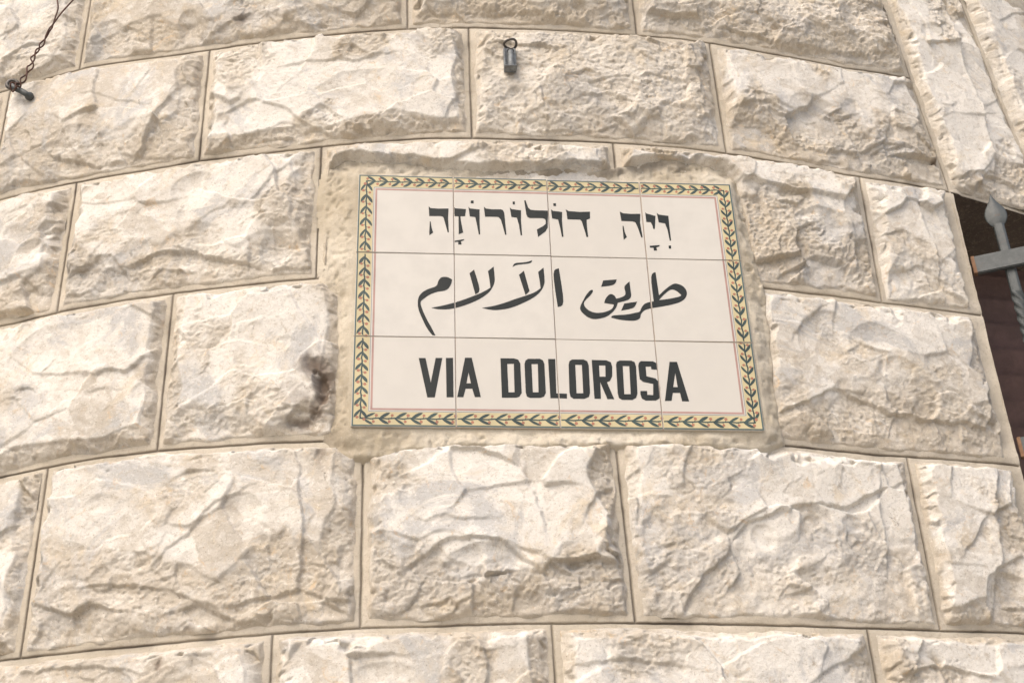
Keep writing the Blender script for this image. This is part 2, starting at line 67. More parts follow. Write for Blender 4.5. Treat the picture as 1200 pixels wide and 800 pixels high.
def bm_obj(name, bm, mat, parent=None, smooth=False, bevel=0):
    if bevel: bmesh.ops.bevel(bm, geom=[e for e in bm.edges if e.calc_face_angle(0) > .6], offset=bevel, segments=2, affect='EDGES', clamp_overlap=True)
    bmesh.ops.recalc_face_normals(bm, faces=bm.faces)
    me = bpy.data.meshes.new(name); bm.to_mesh(me); bm.free()
    for p in me.polygons: p.use_smooth = smooth
    return link(name, me, mat, parent)
def box_bm(cx, cy, cz, sx, sy, sz, bm=None, M=None):
    bm = bm or bmesh.new(); r = bmesh.ops.create_cube(bm, size=1); vs = r['verts']
    bmesh.ops.scale(bm, vec=(sx, sy, sz), verts=vs); bmesh.ops.translate(bm, vec=(cx, cy, cz), verts=vs)
    if M is not None: bmesh.ops.transform(bm, matrix=M, verts=vs)
    return bm
def tube(bm, pts, rad, n=10, cap=True):
    pts = [Vector(p) for p in pts]; m = len(pts)
    rads = rad if hasattr(rad, '__len__') else [rad]*m
    t0 = (pts[1]-pts[0]).normalized(); nrm = t0.orthogonal().normalized(); rings = []
    for i, p in enumerate(pts):
        t = ((pts[min(i+1, m-1)]-pts[max(i-1, 0)])).normalized(); nrm = (nrm-t*nrm.dot(t)).normalized(); b = t.cross(nrm)
        rings.append([bm.verts.new(p+(nrm*math.cos(k*2*math.pi/n)+b*math.sin(k*2*math.pi/n))*rads[i]) for k in range(n)])
    for a, c in zip(rings, rings[1:]):
        for k in range(n): bm.faces.new((a[k], a[(k+1) % n], c[(k+1) % n], c[k]))
    if cap: bm.faces.new(rings[0][::-1]); bm.faces.new(rings[-1])
    return bm
def smooth_path(P, n=6):
    P = [Vector(p) for p in P]; o = []
    for i in range(len(P)-1):
        p0 = P[max(i-1, 0)]; p1 = P[i]; p2 = P[i+1]; p3 = P[min(i+2, len(P)-1)]
        for k in range(n):
            t = k/n; o.append(.5*((2*p1)+(p2-p0)*t+(2*p0-5*p1+4*p2-p3)*t*t+(3*p1-p0-3*p2+p3)*t**3))
    o.append(P[-1]); return o
# vectorised gradient noise
_rs = np.random.RandomState(11); _perm = np.tile(_rs.permutation(256), 3); _g = _rs.normal(size=(256, 3)); _g /= np.linalg.norm(_g, axis=1)[:, None]
def pn(x, y, z=0.0):
    x = np.asarray(x, float); y = np.asarray(y, float); z = x*0+z
    xi = np.floor(x).astype(int); yi = np.floor(y).astype(int); zi = np.floor(z).astype(int)
    xf = x-xi; yf = y-yi; zf = z-zi; u = xf**3*(xf*(xf*6-15)+10); v = yf**3*(yf*(yf*6-15)+10); w = zf**3*(zf*(zf*6-15)+10)
    def g(i, j, k):
        h = _perm[(_perm[(_perm[(xi+i) & 255]+yi+j) & 255]+zi+k) & 255]; gg = _g[h]
        return gg[..., 0]*(xf-i)+gg[..., 1]*(yf-j)+gg[..., 2]*(zf-k)
    L = lambda a, b, t: a+(b-a)*t
    return 1.5*L(L(L(g(0,0,0), g(1,0,0), u), L(g(0,1,0), g(1,1,0), u), v), L(L(g(0,0,1), g(1,0,1), u), L(g(0,1,1), g(1,1,1), u), v), w)
def fbm(x, y, f, oct=4, seed=0.0, gain=.5):
    a = 1.0; s = 0
    for k in range(oct): s = s+a*pn(x*f+seed, y*f-seed*.7, seed*1.3+k*3.1); f *= 2.03; a *= gain
    return s
def sst(a, b, x):
    t = np.clip((x-a)/(b-a), 0, 1); return t*t*(3-2*t)
def cyl(s, z, h=0.0):
    """a point on the rounded wall: s metres along the curve, z up, h proud of the face"""
    th = np.asarray(s)/R; r = R+h; return np.stack([r*np.sin(th), -r*np.cos(th), z+0*th], -1)
# ------------------------------------------------------------- materials
def mat(name): 
    m = bpy.data.materials.new(name); m.use_nodes = True; t = m.node_tree; return m, t, t.nodes['Principled BSDF']
def N(t, typ, **k):
    n = t.nodes.new(typ)
    for a, b in k.items():
        if hasattr(n, a): setattr(n, a, b)
        else: n.inputs[a.replace('_', ' ')].default_value = b
    return n
def pos(t): return t.nodes.new('ShaderNodeNewGeometry').outputs['Position']
def noise(t, vec, scale, detail=6, rough=.55, dist=0.0):
    n = t.nodes.new('ShaderNodeTexNoise'); n.inputs['Scale'].default_value = scale; n.inputs['Detail'].default_value = detail; n.inputs['Roughness'].default_value = rough; n.inputs['Distortion'].default_value = dist
    t.links.new(vec, n.inputs['Vector']); return n.outputs['Fac']
def ramp(t, fac, a, b, hi=1.0):
    n = t.nodes.new('ShaderNodeMapRange'); n.inputs[1].default_value = a; n.inputs[2].default_value = b; n.inputs[4].default_value = hi; n.interpolation_type = 'SMOOTHSTEP'; t.links.new(fac, n.inputs[0]); return n.outputs[0]
def mixc(t, fac, a, b):
    n = t.nodes.new('ShaderNodeMix'); n.data_type = 'RGBA'
    if isinstance(fac, float): n.inputs[0].default_value = fac
    else: t.links.new(fac, n.inputs[0])
    for i, c in ((6, a), (7, b)):
        if isinstance(c, tuple): n.inputs[i].default_value = (*c, 1)
        else: t.links.new(c, n.inputs[i])
    return n.outputs[2]
def attr(t, name):
    n = t.nodes.new('ShaderNodeAttribute'); n.attribute_name = name; return n.outputs['Fac']
def math2(t, op, a, b):
    n = t.nodes.new('ShaderNodeMath'); n.operation = op
    for i, c in enumerate((a, b)):
        if isinstance(c, (int, float)): n.inputs[i].default_value = c
        else: t.links.new(c, n.inputs[i])
    return n.outputs[0]
def bump(t, bsdf, hs, dist):
    prev = None
    for h, st, d in hs:
        b = t.nodes.new('ShaderNodeBump'); b.inputs['Strength'].default_value = st; b.inputs['Distance'].default_value = d; t.links.new(h, b.inputs['Height'])
        if prev is not None: t.links.new(prev, b.inputs['Normal'])
        prev = b.outputs[0]
    t.links.new(prev, bsdf.inputs['Normal'])
def stone_material():
    m, t, b = mat('limestone'); p = pos(t); tn = attr(t, 'tone')
    tn = math2(t, 'ADD', tn, math2(t, 'MULTIPLY', math2(t, 'SUBTRACT', noise(t, p, 17, 7, .7, .8), .5), .75))
    c = mixc(t, ramp(t, tn, .25, .75), (.48, .435, .37), (.69, .66, .605))
    c = mixc(t, ramp(t, noise(t, p, 11, 7, .7, 1.2), .53, .68, .50), c, (.59, .485, .335))
    c = mixc(t, ramp(t, noise(t, p, 6.3, 7, .7, .8), .51, .61, .80), c, (.45, .445, .435))
    c = mixc(t, ramp(t, noise(t, p, 21, 6, .72, .5), .54, .68, .6), c, (.76, .735, .69))
    c = mixc(t, math2(t, 'MULTIPLY', attr(t, 'rough'), .42), c, (.46, .39, .29))
    c = mixc(t, ramp(t, noise(t, p, 48, 6, .75, .6), .56, .70, .55), c, (.38, .315, .235))
    c = mixc(t, ramp(t, noise(t, p, 27, 8, .8, 1.5), .57, .66, .5), c, (.60, .43, .25))
    c = mixc(t, ramp(t, noise(t, p, 130, 5, .8), .53, .68, .55), c, (.37, .32, .255))
    c = mixc(t, ramp(t, noise(t, p, 210, 4, .8), .55, .68, .5), c, (.78, .75, .70))
    c = mixc(t, ramp(t, noise(t, p, 330, 3, .75), .60, .70, .6), c, (.20, .16, .12))
    c = mixc(t, ramp(t, noise(t, p, 33, 7, .8, 1.0), .63, .70, .75), c, (.16, .135, .11))
    c = mixc(t, attr(t, 'stain'), c, (.13, .095, .07))
    t.links.new(c, b.inputs['Base Color']); b.inputs['Roughness'].default_value = .9; b.inputs['Specular IOR Level'].default_value = .2
    bump(t, b, [(noise(t, p, 75, 9, .72), .75, .0035), (noise(t, p, 380, 5, .75), .7, .0013)], 0)
    return m
def mortar_material(name, c1, c2, c3):
    m, t, b = mat(name); p = pos(t)
    c = mixc(t, ramp(t, noise(t, p, 9, 5), .35, .65), c1, c2)
    c = mixc(t, ramp(t, noise(t, p, 3.5, 4, .6, .5), .5, .75, .7), c, c3)
    c = mixc(t, ramp(t, noise(t, p, 420, 3, .7), .58, .72, .45), c, (.27, .225, .165))
    c = mixc(t, ramp(t, noise(t, p, 36, 7, .8, 1.0), .54, .70, .6), c, (.37, .31, .23))
    c = mixc(t, ramp(t, noise(t, p, 180, 4, .8), .54, .68, .5), c, (.34, .29, .225))
    c = mixc(t, ramp(t, noise(t, p, 120, 5, .8), .56, .70, .4), c, (.66, .62, .55))
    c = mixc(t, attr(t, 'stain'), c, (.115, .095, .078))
    t.links.new(c, b.inputs['Base Color']); b.inputs['Roughness'].default_value = .93; b.inputs['Specular IOR Level'].default_value = .2
    bump(t, b, [(noise(t, p, 90, 8, .72), .7, .003), (noise(t, p, 500, 4, .75), .7, .0012)], 0)
    return m
def glaze_material(name, col, var=.04, rough=.10):
    m, t, b = mat(name); p = pos(t)
    c = mixc(t, ramp(t, noise(t, p, 30, 4), .3, .7), tuple(x*(1-var) for x in col), tuple(min(x*(1+var), .9) for x in col))
    if name == 'cream_glaze':
        oi = t.nodes.new('ShaderNodeObjectInfo'); c = mixc(t, math2(t, 'MULTIPLY', oi.outputs['Random'], .8), c, (.515, .487, .435))
        c = mixc(t, ramp(t, noise(t, p, 55, 8, .85, 2.0), .66, .72, .5), c, (.36, .30, .22))
    t.links.new(c, b.inputs['Base Color']); b.inputs['Roughness'].default_value = rough; b.inputs['Specular IOR Level'].default_value = .30 if name == 'black_glaze' else .55
    bump(t, b, [(noise(t, p, 45, 3), .12, .0008)], 0)
    return m
def paint_material(name, c1, c2, rough=.5, metal=0.0, scale=60, rust=None):
    m, t, b = mat(name); p = pos(t)
    c = mixc(t, ramp(t, noise(t, p, scale, 5, .7), .35, .7), c1, c2)
    if rust: c = mixc(t, ramp(t, noise(t, p, 35, 6, .75, .8), .57, .68, .85), c, rust)
    t.links.new(c, b.inputs['Base Color']); b.inputs['Roughness'].default_value = rough; b.inputs['Metallic'].default_value = metal
    bump(t, b, [(noise(t, p, 300, 4), .35, .0006)], 0)
    return m
M_STONE = stone_material()
M_MORTAR = mortar_material('lime_mortar', (.47, .42, .34), (.555, .50, .415), (.445, .41, .355))
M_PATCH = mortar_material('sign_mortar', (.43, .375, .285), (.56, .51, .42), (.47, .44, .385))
M_CORE = mortar_material('rubble_core', (.13, .105, .09), (.17, .14, .12), (.15, .125, .105))
M_TILE = glaze_material('cream_glaze', (.535, .512, .465))
M_GROUT = paint_material('tile_grout', (.40, .31, .25), (.50, .41, .34), .9)
M_BLACK = glaze_material('black_glaze', (.019, .021, .017), .1, .26)
M_YELLOW = glaze_material('yellow_glaze', (.49, .42, .24), .08)
M_LEAF = glaze_material('leaf_green_glaze', (.038, .058, .048), .3)
M_BERRY = glaze_material('berry_red_glaze', (.33, .145, .085), .15)
M_LINE = glaze_material('rose_brown_glaze', (.36, .225, .19), .12)
M_FINE = glaze_material('dark_green_line_glaze', (.07, .10, .09), .1)
M_IRON = paint_material('grey_iron_paint', (.045, .053, .055), (.075, .084, .085), .55, .0, 60, (.09, .06, .045))
M_RUST = paint_material('orange_rust', (.16, .085, .045), (.24, .14, .08), .85)
M_WIRE = paint_material('rusty_wire', (.06, .032, .025), (.12, .06, .045), .8, .1)
M_GALV = paint_material('galvanised_steel', (.23, .25, .26), (.12, .125, .13), .65, .2, 90)
M_DARKM = paint_material('dark_steel', (.07, .065, .06), (.12, .11, .10), .5, .5)
M_SHUT = paint_material('red_brown_shutter_paint', (.10, .060, .054), (.14, .082, .074), .65, 0, 25)
M_WOODF = paint_material('dark_window_recess', (.10, .07, .06), (.14, .10, .085), .8)
# ------------------------------------------------------------- the wall: bed joints and stones
ZB = {'top3': 4.60, 'top2': 4.33, 'top1': 4.06, 'top0': 3.80}
_b = {k: (np.array([p[0] for p in v]), np.array([p[1] for p in v])) for k, v in BEDS.items()}
def bed(k):
    if k == 'Z': return lambda s: np.where((np.asarray(s) > .8415) & (np.asarray(s) < 1.512), 3.62, 3.53)
    if k in _b:
        xs, zs = _b[k]
        def f(s):
            s = np.asarray(s, float); m = zs.mean()
            v = np.interp(s, xs, zs)
            return v+(m-v)*sst(.05, .5, np.maximum(xs[0]-s, s-xs[-1]))+.0007*pn(s*9, s*0+7.7)
        return f
    z = ZB.get(k, k); return lambda s: np.asarray(s)*0+float(z)
BF, BG, BH, BI, BJ, BK, BL = 1.945, 1.665, 1.38, 1.10, .82, .54, .27
skew = lambda z: .889-.0995*(z-3.056)
J1 = (.893, .893)
CELLS = []   # (top bed, bottom bed, (sL top, sL bottom), (sR top, sR bottom), detailed)
def course(top, bot, joints, hi=True):
    for a, b in zip(joints, joints[1:]):
        fa = a if isinstance(a, tuple) else (a, a); fb = b if isinstance(b, tuple) else (b, b)
        CELLS.append((top, bot, fa, fb, hi and fb[0] > -1.0 and fa[0] < 1.27))
course('Z', 'A', [-1.62, -1.1, -.6645, -.0745, .325, (skew(3.53), skew(3.295))])
course('A', 'B', [-1.70, -1.22, -.802, -.42, .0305, .458, (skew(3.295), skew(3.05))])
course('B', 'C', [-1.52, -1.06, -.635, -.2155, .263, (.702, .695), (.897, .892)])
course('C', 'D', [-1.66, -1.33, -.93, -.441, -.168]); course('C', 'D', [.30, .892])
course('D', 'E', [-1.5, -1.05, -.610, -.138, (.223, .229), (.681, .677), .891])
course('E', BF, [-1.62, -1.16, -.72, -.255, .1165, .561, .891])
for a, b in (((skew(3.62), skew(3.055)), (1.045, 1.116)), ((1.045, 1.116), (1.305, 1.234)), ((1.305, 1.234), (1.508, 1.457))):
    CELLS.append(('Z', 'B', a, b, a[1] < 1.2))
for k, (t_, b_) in enumerate((('Z', 'A'), ('A', 'B'), ('B', 'C'), ('C', 'D'), ('D', 'E'), ('E', BF))):
    l0 = {0: (1.499, 1.478), 1: (1.478, 1.457)}.get(k, (1.457, 1.457))
    course(t_, b_, [l0, 1.78+.09*(k % 2), 2.12], False)
course('top0', 'Z', [-1.6, -1.2, -.86, -.38, .06, .50, .842, 1.18, 1.512, 1.9, 2.12], False)
course('top1', 'top0', [-1.62, -1.25, -.7, -.2, .25, .7, 1.05, 1.5, 2.12], False)
course('top2', 'top1', [-1.6, -1.05, -.5, -.05, .45, .9, 1.35, 1.75, 2.12], False)
for k, (t_, b_) in enumerate(((BF, BG), (BG, BH), (BH, BI), (BI, BJ), (BJ, BK), (BK, BL), (BL, .003))):
    js = [-1.62]; rr = random.Random(50+k); x = -1.62+rr.uniform(.25, .5)
    while x < 1.85: js.append(round(x, 3)); x += rr.uniform(.34, .52)
    course(t_, b_, js+[2.12], False)
# the plaster patch the sign is bedded in
PX = np.array(PATCH)
SC_S, SC_Z, SR = 0.0617958*R, 2.74292, 2.36861
def seg_sd(s, z, P):
    """signed distance to polygon, positive outside"""
    d = np.full(s.shape, 9.0); inside = np.zeros(s.shape, bool); n = len(P)
    for i in range(n):
        a = P[i]; b = P[(i+1) % n]; e = b-a; t = np.clip(((s-a[0])*e[0]+(z-a[1])*e[1])/(e@e), 0, 1)
        d = np.minimum(d, np.hypot(s-a[0]-t*e[0], z-a[1]-t*e[1]))
        c = ((a[1] > z) != (b[1] > z)) & (s < (b[0]-a[0])*(z-a[1])/(b[1]-a[1]+1e-12)+a[0]); inside ^= c
    return np.where(inside, -d, d)
def patch_sd(s, z): return seg_sd(s, z, PX)+.0035*fbm(s, z, 22, 3, 3.3)
def sign_plane(s): return SR/np.cos((s-SC_S)/R)-R
def patch_h(s, z, d):
    ds = np.hypot(np.maximum(np.abs(s-SC_S)-.302, 0), np.maximum(np.abs(z-SC_Z)-.227, 0))
    di = np.maximum(-d, 0); t = np.clip(di/(di+ds+1e-6), 0, 1); t = t*t*(3-2*t)
    sp = sign_plane(s)-.0045-.0008*np.clip(ds/.004, 0, 1)
    hb = .0030+.0055*sst(-.19, -.13, s)*sst(2.93, 2.88, z)
    h = hb+(sp-hb)*t+(.0016*fbm(s*2.4, z*.8, 30, 4, 19.1)+.0028*fbm(s, z, 34, 6, 9.1, .68)-.003*sst(.30, .55, fbm(s, z, 60, 3, 4.4))+.0016*(1-np.abs(pn(s*60, z*45, 3)))-.001)*np.clip(ds/.008, .1, 1)+.0035*pn(s*17, z*14, 2.2)*np.clip(ds/.02, 0, 1)
    return np.where(d > 0, hb-d*(.25+1.1*sst(-.19, -.13, s))+.001*pn(s*70, z*70, 1), h)
def line_d(s, z, P):
    """unsigned distance, side (positive right of travel), end fade"""
    best = np.full(s.shape, 9.0); side = np.zeros(s.shape)
    for a, b in zip(P, P[1:]):
        a = np.array(a); b = np.array(b); e = b-a; L = math.hypot(*e)
        t = ((s-a[0])*e[0]+(z-a[1])*e[1])/(L*L); tc = np.clip(t, 0, 1)
        d = np.hypot(s-a[0]-tc*e[0], z-a[1]-tc*e[1]); cr = ((s-a[0])*e[1]-(z-a[1])*e[0])/L
        m = d < best; best = np.where(m, d, best); side = np.where(m, cr, side)
    return best, side
def bowls(s, z, rng, bounds, size, rise, off):
    x0, x1, y0, y1 = bounds; n = max(3, int((x1-x0)*(y1-y0)/(size*size)*1.15))
    out = np.full(s.shape, 9.0)
    for _ in range(n):
        cx = rng.uniform(x0, x1); cy = rng.uniform(y0, y1); a = rng.uniform(0, math.pi); st = rng.uniform(.55, 1.0); k = rng.uniform(.6, 1.5)*rise/(size*size)
        dx = (s-cx)*math.cos(a)+(z-cy)*math.sin(a); dy = -(s-cx)*math.sin(a)+(z-cy)*math.cos(a)
        out = np.minimum(out, rng.uniform(0, off)+k*(dx*dx*st*st+dy*dy/(st*st)))
    return out
GRITTY = {4, 9}
LONGB = {8: .03, 13: .08, 15: .15, 16: .09, 20: .05, 21: .11, 24: .10, 25: .12, 26: .16, 10: .09, 7: .06}
def _h(ix, iy, k):
    return _perm[(_perm[(_perm[ix & 255]+iy) & 255]+k) & 255]/255.0
def chips(x, y, size, tilt, offs, seed=0, blend=.05, k2=.0):
    """flaked surface: irregular cells, each a small tilted, slightly hollow facet, with crisp steps between"""
    X_ = x/size; Y_ = y/size*1.25; xi = np.floor(X_).astype(int); yi = np.floor(Y_).astype(int)
    cid = np.zeros(x.shape)
    best = [np.full(x.shape, 9.0), np.full(x.shape, 9.0)]; val = [np.zeros(x.shape), np.zeros(x.shape)]
    for i in (-1, 0, 1):
        for j in (-1, 0, 1):
            cx, cy = xi+i+seed*17, yi+j+seed*31
            px = xi+i+.05+.9*_h(cx, cy, 1); py = yi+j+.05+.9*_h(cx, cy, 2); dx = X_-px; dy = Y_-py
            w_ = .75+.5*_h(cx, cy, 3); d = np.hypot(dx, dy)*w_
            v = (_h(cx, cy, 4)-.5)*offs+((_h(cx, cy, 5)-.5)*dx+(_h(cx, cy, 6)-.5)*dy)*2*tilt*size+(0 if k2 == 'id' else k2)*size*(dx*dx+dy*dy)
            m1 = d < best[0]; m2 = (~m1) & (d < best[1])
            best[1] = np.where(m1, best[0], np.where(m2, d, best[1])); val[1] = np.where(m1, val[0], np.where(m2, v, val[1]))
            cid = np.where(m1, _h(cx, cy, 7), cid)
            best[0] = np.where(m1, d, best[0]); val[0] = np.where(m1, v, val[0])
    t = .5+.5*np.clip((best[1]-best[0])/blend, 0, 1)
    if k2 == 'id': return cid
    return val[0]*t+val[1]*(1-t)
def stone_mesh(cell, idx):
    top, bot, (lt, lb), (rt, rb), hi = cell
    ft, fb = bed(top), bed(bot); W = ((rt-lt)+(rb-lb))/2; zm = float(ft((lt+rt)/2)); zb = float(fb((lb+rb)/2)); Hh = zm-zb
    step = .00185 if hi else .011
    na = max(8, int(W/step)); nb = max(6, int(Hh/step)); ins = .007
    a = np.linspace(ins/W, 1-ins/W, na); b = np.linspace(ins/Hh, 1-ins/Hh, nb); A, B = np.meshgrid(a, b)
    sL = lb+(lt-lb)*B; sR = rb+(rt-rb)*B; S = sL+(sR-sL)*A; T = ft(S); U = fb(S); Z = U+(T-U)*B
    rng = random.Random(idx*7+3); sd_ = idx*5.37
    dl, dr_, dt, db = S-sL, sR-S, T-Z, Z-U
    e1 = .0022*pn(S*0+sd_, Z*45)+.0035*pn(S*0+sd_, Z*13); e2 = .0022*pn(S*45, Z*0+sd_)+.0035*pn(S*13, Z*0+sd_)
    e3 = .003*fbm(S, Z, 26, 3, sd_+33)
    D = np.minimum(np.minimum(dl+e1, dr_-e1), np.minimum(dt+e2, db-e2))+e3-.0090
    jl = abs(rt-.8945) < .006 and top not in ('Z', 'A')   # the dressed arris at the window
    if jl: D = np.minimum(D, dr_-.027+.004*pn(S*0+sd_, Z*25))
    # warped coordinates
    ws = S+.009*fbm(S, Z, 11, 2, sd_)+.0013*pn(S*70, Z*70, 1)+.0008*pn(S*190, Z*190, 1); wz = Z+.009*fbm(S, Z, 11, 2, sd_+4)+.0013*pn(S*70, Z*70, 5)+.0008*pn(S*190, Z*190, 6)
    bd = (min(lt, lb)-.02, max(rt, rb)+.02, zb-.02, zm+.02)
    big = bowls(ws, wz, rng, bd, .085, .011, .007)
    med = bowls(ws, wz, rng, bd, .036, .0045, .004)
    wT, wL, wR, wB = rng.uniform(.006, .016), rng.uniform(.008, .022), rng.uniform(.012, .04), rng.uniform(.022, .075)
    if idx in LONGB: wB = LONGB[idx]
    nzm = lambda q, f: np.clip(1+.75*pn(q*f, q*0+sd_)+.45*pn(q*f*2.7, q*0+sd_+9), .25, 2.4)
    u = np.minimum(np.minimum((dt-.007)/(wT*nzm(S, 7)), (dl-.007)/(wL*nzm(Z, 8))), np.minimum((dr_-.007)/(wR*nzm(Z+3, 8)), (db-.007)/(wB*nzm(S+5, 6))))
    u = u+.30*fbm(ws, wz, 15, 3, sd_+12)*np.clip(u, 0, 1)
    grit = 1-sst(.72, 1.12, u+.35*fbm(S, Z, 9, 3, sd_+20))
    grit = np.maximum(grit, .85*sst(.15, .45, fbm(S, Z, 6.5, 4, sd_+21)))
    gb = rng.uniform(.35, 1.05); grit = grit*gb+.10*sst(.2, .5, fbm(S, Z, 14, 3, sd_+55))
    if idx in GRITTY: grit = np.maximum(grit, .75+.25*pn(S*10, Z*10, 2))
    an = rng.uniform(-.5, .5); us = ws*math.cos(an)+wz*math.sin(an); uz = -ws*math.sin(an)+wz*math.cos(an)
    c1 = chips(us, uz, .105, .13, .0050, idx, .03, .04); c2 = chips(us+.3*c1, uz-.5*c1, .040, .17, .0030, idx+50, .025, .05); c3 = chips(us, uz*1.3, .014, .22, .0014, idx+90, .05)
    c4 = chips(us*1.1, uz, .0068, .30, .0011, idx+120, .12) if hi else 0
    up = np.clip(u, 0, 1); prof = .86*up**.5+.14*sst(.90, 1.06, u)
    face = prof*(.0170+.0035*pn(S*4, Z*5, sd_)+rng.uniform(-.0025, .003)+.30*np.minimum(big, .012))
    face += c1*(.50+.35*grit)+c2*(.10+.66*grit)+c3*(.03+.78*grit)+c4*(.12+.9*grit)+.55*(np.minimum(med, .008)-.004)*grit
    tone = .45*chips(us, uz, .105, 0, 0, idx, .03, 'id')+.35*chips(us+.3*c1, uz-.5*c1, .040, 0, 0, idx+50, .05, 'id')+.20*chips(us, uz*1.3, .014, 0, 0, idx+90, .09, 'id')
    tone = .72*tone+.30*(1-grit)+rng.uniform(-.22, .14)
    fs = ws+.0035*fbm(S, Z, 33, 3, 61); fz = wz+.0045*fbm(S, Z, 30, 3, 77)
    if hi:
        for ft_ in FEATURES:
            if ft_[0] == 'S':
                _, cx, cz, rx, rz, rot, dep = ft_
                if cx < bd[0]-.02 or cx > bd[1]+.02 or cz < bd[2] or cz > bd[3]: continue
                r_ = math.radians(rot); dx = (.5*(ws+fs)-cx); dz = (.5*(wz+fz)-cz); x_ = dx*math.cos(r_)-dz*math.sin(r_); y_ = dx*math.sin(r_)+dz*math.cos(r_)
                q = (x_/rx)**2+(y_/rz)**2
                face -= dep*.001*1.15*np.clip(1-q, 0, 1)**.8*(.75-.35*np.clip(-y_/rz, -1, 1)) 
                grit = grit*(1-.7*sst(1.15, .8, q))
            else:
                _, P, dep, fall = ft_
                mx = sum(p[0] for p in P)/len(P); mz = sum(p[1] for p in P)/len(P)
                if mx < bd[0] or mx > bd[1] or mz < bd[2] or mz > bd[3]: continue
                d_, sdv = line_d(fs, fz, P); k = np.where(sdv > 0, np.clip(1-d_/(fall*1.8), 0, 1)**1.2, 0)*sst(-.0005, .0030, sdv)
                face -= dep*.001*.8*k*(.6+.4*grit)
                face += dep*.00012*np.exp(-(d_/.010)**2)*(sdv <= 0)
    # crisp fracture steps running across the face
    rdg = 1-np.abs(fbm(ws, wz, 34, 3, sd_+60)); face += .0016*(rdg-.75)*grit
    if hi: face += (.0007*fbm(ws, wz, 110, 3, sd_+7, .6))*(.15+1.4*grit)
    lo = .0034+.0026*fbm(S, Z, 42, 3, sd_+5); face = lo+(face-lo)*sst(-.004, .004, face-lo)
    slope = 1.1+.9*pn(S*13, Z*13, sd_+9)+.5*pn(S*45, Z*45, sd_)
    edge = np.clip(D, -.02, 1)*np.maximum(slope, .4)*1.3+chips(S, Z, .018, .5, .003, idx+70, .08)*sst(.001, .006, D)+.0010*fbm(S, Z, 60, 2, sd_)*sst(0, .004, D)
    k = 900.0; h = np.where(D > 0, -np.log(np.exp(-k*face)+np.exp(-k*edge)+1e-30)/k, D*.9)
    if S.max() > -.30 and S.min() < .62 and Z.max() > 2.40 and Z.min() < 3.08 and hi:
        sd = patch_sd(S, Z); lim = .003+sd*2.2+(.004*pn(S*28, Z*28, 3)+.0035*fbm(S, Z, 55, 3, 4)+chips(S, Z, .02, .4, .005, 333, .05))*sst(0, .007, sd); h = np.minimum(h, lim)
        h = np.where(sd < -.003, -.008, h)
    stain = np.zeros(S.shape)
    for (cx, cz, rx, rz, am) in STAINS:
        q = ((ws-cx)/rx)**2+((wz-cz)/rz)**2; stain = np.maximum(stain, am*np.exp(-q*.9))
    stain = stain*sst(.10, .75, stain+.55*fbm(S, Z, 48, 4, 12, .65)+.15)
    h = np.where(D > .002, np.maximum(h-.016*np.clip(stain-.55, 0, 1), .0005), h)
    if hi: SURF.append((S, Z, h))
    cc = cyl(np.array((lt+rt+lb+rb)/4), np.array((zm+zb)/2), .0)
    V = cyl(S, Z, h).reshape(-1, 3)-cc
    me = np_mesh('stone', V, grid_faces(na, nb), True, {'rough': grit, 'tone': tone, 'stain': np.clip(stain, 0, .95)})
    return me, cc, (W, Hh)

SURF = []
def surf_h(s, z):
    best, v = 9, .015
    for S_, Z_, H_ in SURF:
        d = np.hypot(S_-s, Z_-z); k = d.argmin()
        if d.flat[k] < best: best = d.flat[k]; v = float(H_[d < max(.009, best+1e-6)].max())
    return v
wall = empty('stone_wall', (0, -R, 0)); tag(wall, 'rounded corner wall of rock-faced cream limestone blocks around the tiled sign', 'wall')
WINV = (0, R, 0)
def wpart(name, me, m, loc=(0, 0, 0)): return link(name, me, m, wall, (loc[0], loc[1]+R, loc[2]))
for i, c in enumerate(CELLS):
    me, cc, _ = stone_mesh(c, i); wpart('stone', me, M_STONE, cc)
# mortar pointing with its tooled groove, one mesh
mv, mf, ms, off = [], [], [], 0
gd = np.array([0, .0006, .0011, .0018, .0035, .010, .018, .028]); gh = np.array([-.0034, -.0031, -.0020, -.0006, .0, .0005, .0006, -.003])
for ci, (top, bot, (lt, lb), (rt, rb), hi) in enumerate(CELLS):
    ft, fb = bed(top), bed(bot); W = ((rt-lt)+(rb-lb))/2; Hh = float(ft((lt+rt)/2))-float(fb((lb+rb)/2))
    def ax(L):
        e = gd[:-1] if hi else gd[[0, 2, 4, 6]]; m_ = np.linspace(.028, L-.028, max(3, int((L-.06)/(.006 if hi else .03)))); return np.concatenate([e, m_, (L-e)[::-1]])/L
    A, B = np.meshgrid(ax(W), ax(Hh)); sL = lb+(lt-lb)*B; sR = rb+(rt-rb)*B; S = sL+(sR-sL)*A; T = ft(S); U = fb(S); Z = U+(T-U)*B
    jamb = abs(rt-.8945) < .006 and top not in ('Z', 'A')
    dl = S-sL; dr_ = sR-S+(.02 if jamb else 0); dd = np.minimum(np.minimum(dl, dr_), np.minimum(T-Z, Z-U)); h = np.interp(dd, gd, gh)
    lint = top == 'Z' and bot == 'B'
    if lint: dd2 = np.minimum(np.minimum(dl, dr_), T-Z); h = np.interp(dd2, gd, gh)
    h = h+sst(.0015, .004, dd)*(.0011*fbm(S, Z, 45, 4, 2.2)+.0012*pn(S*14, Z*14, 4.4))
    wob = .0007*pn(S*30, Z*30, 6.6)+.0004*pn(S*110, Z*110, 6.6)
    mv.append(cyl(S+wob, Z+wob, h).reshape(-1, 3)); mf.append(grid_faces(A.shape[1], A.shape[0], off)); off += A.size
    stn = .50*sst(.0026, .0008, dd)*(1.0+.7*pn(S*7, Z*7, 1)); ms.append(np.clip(stn+.25*sst(.2, .6, fbm(S, Z, 20, 3, 8))*sst(.012, .004, dd), 0, .9).ravel())
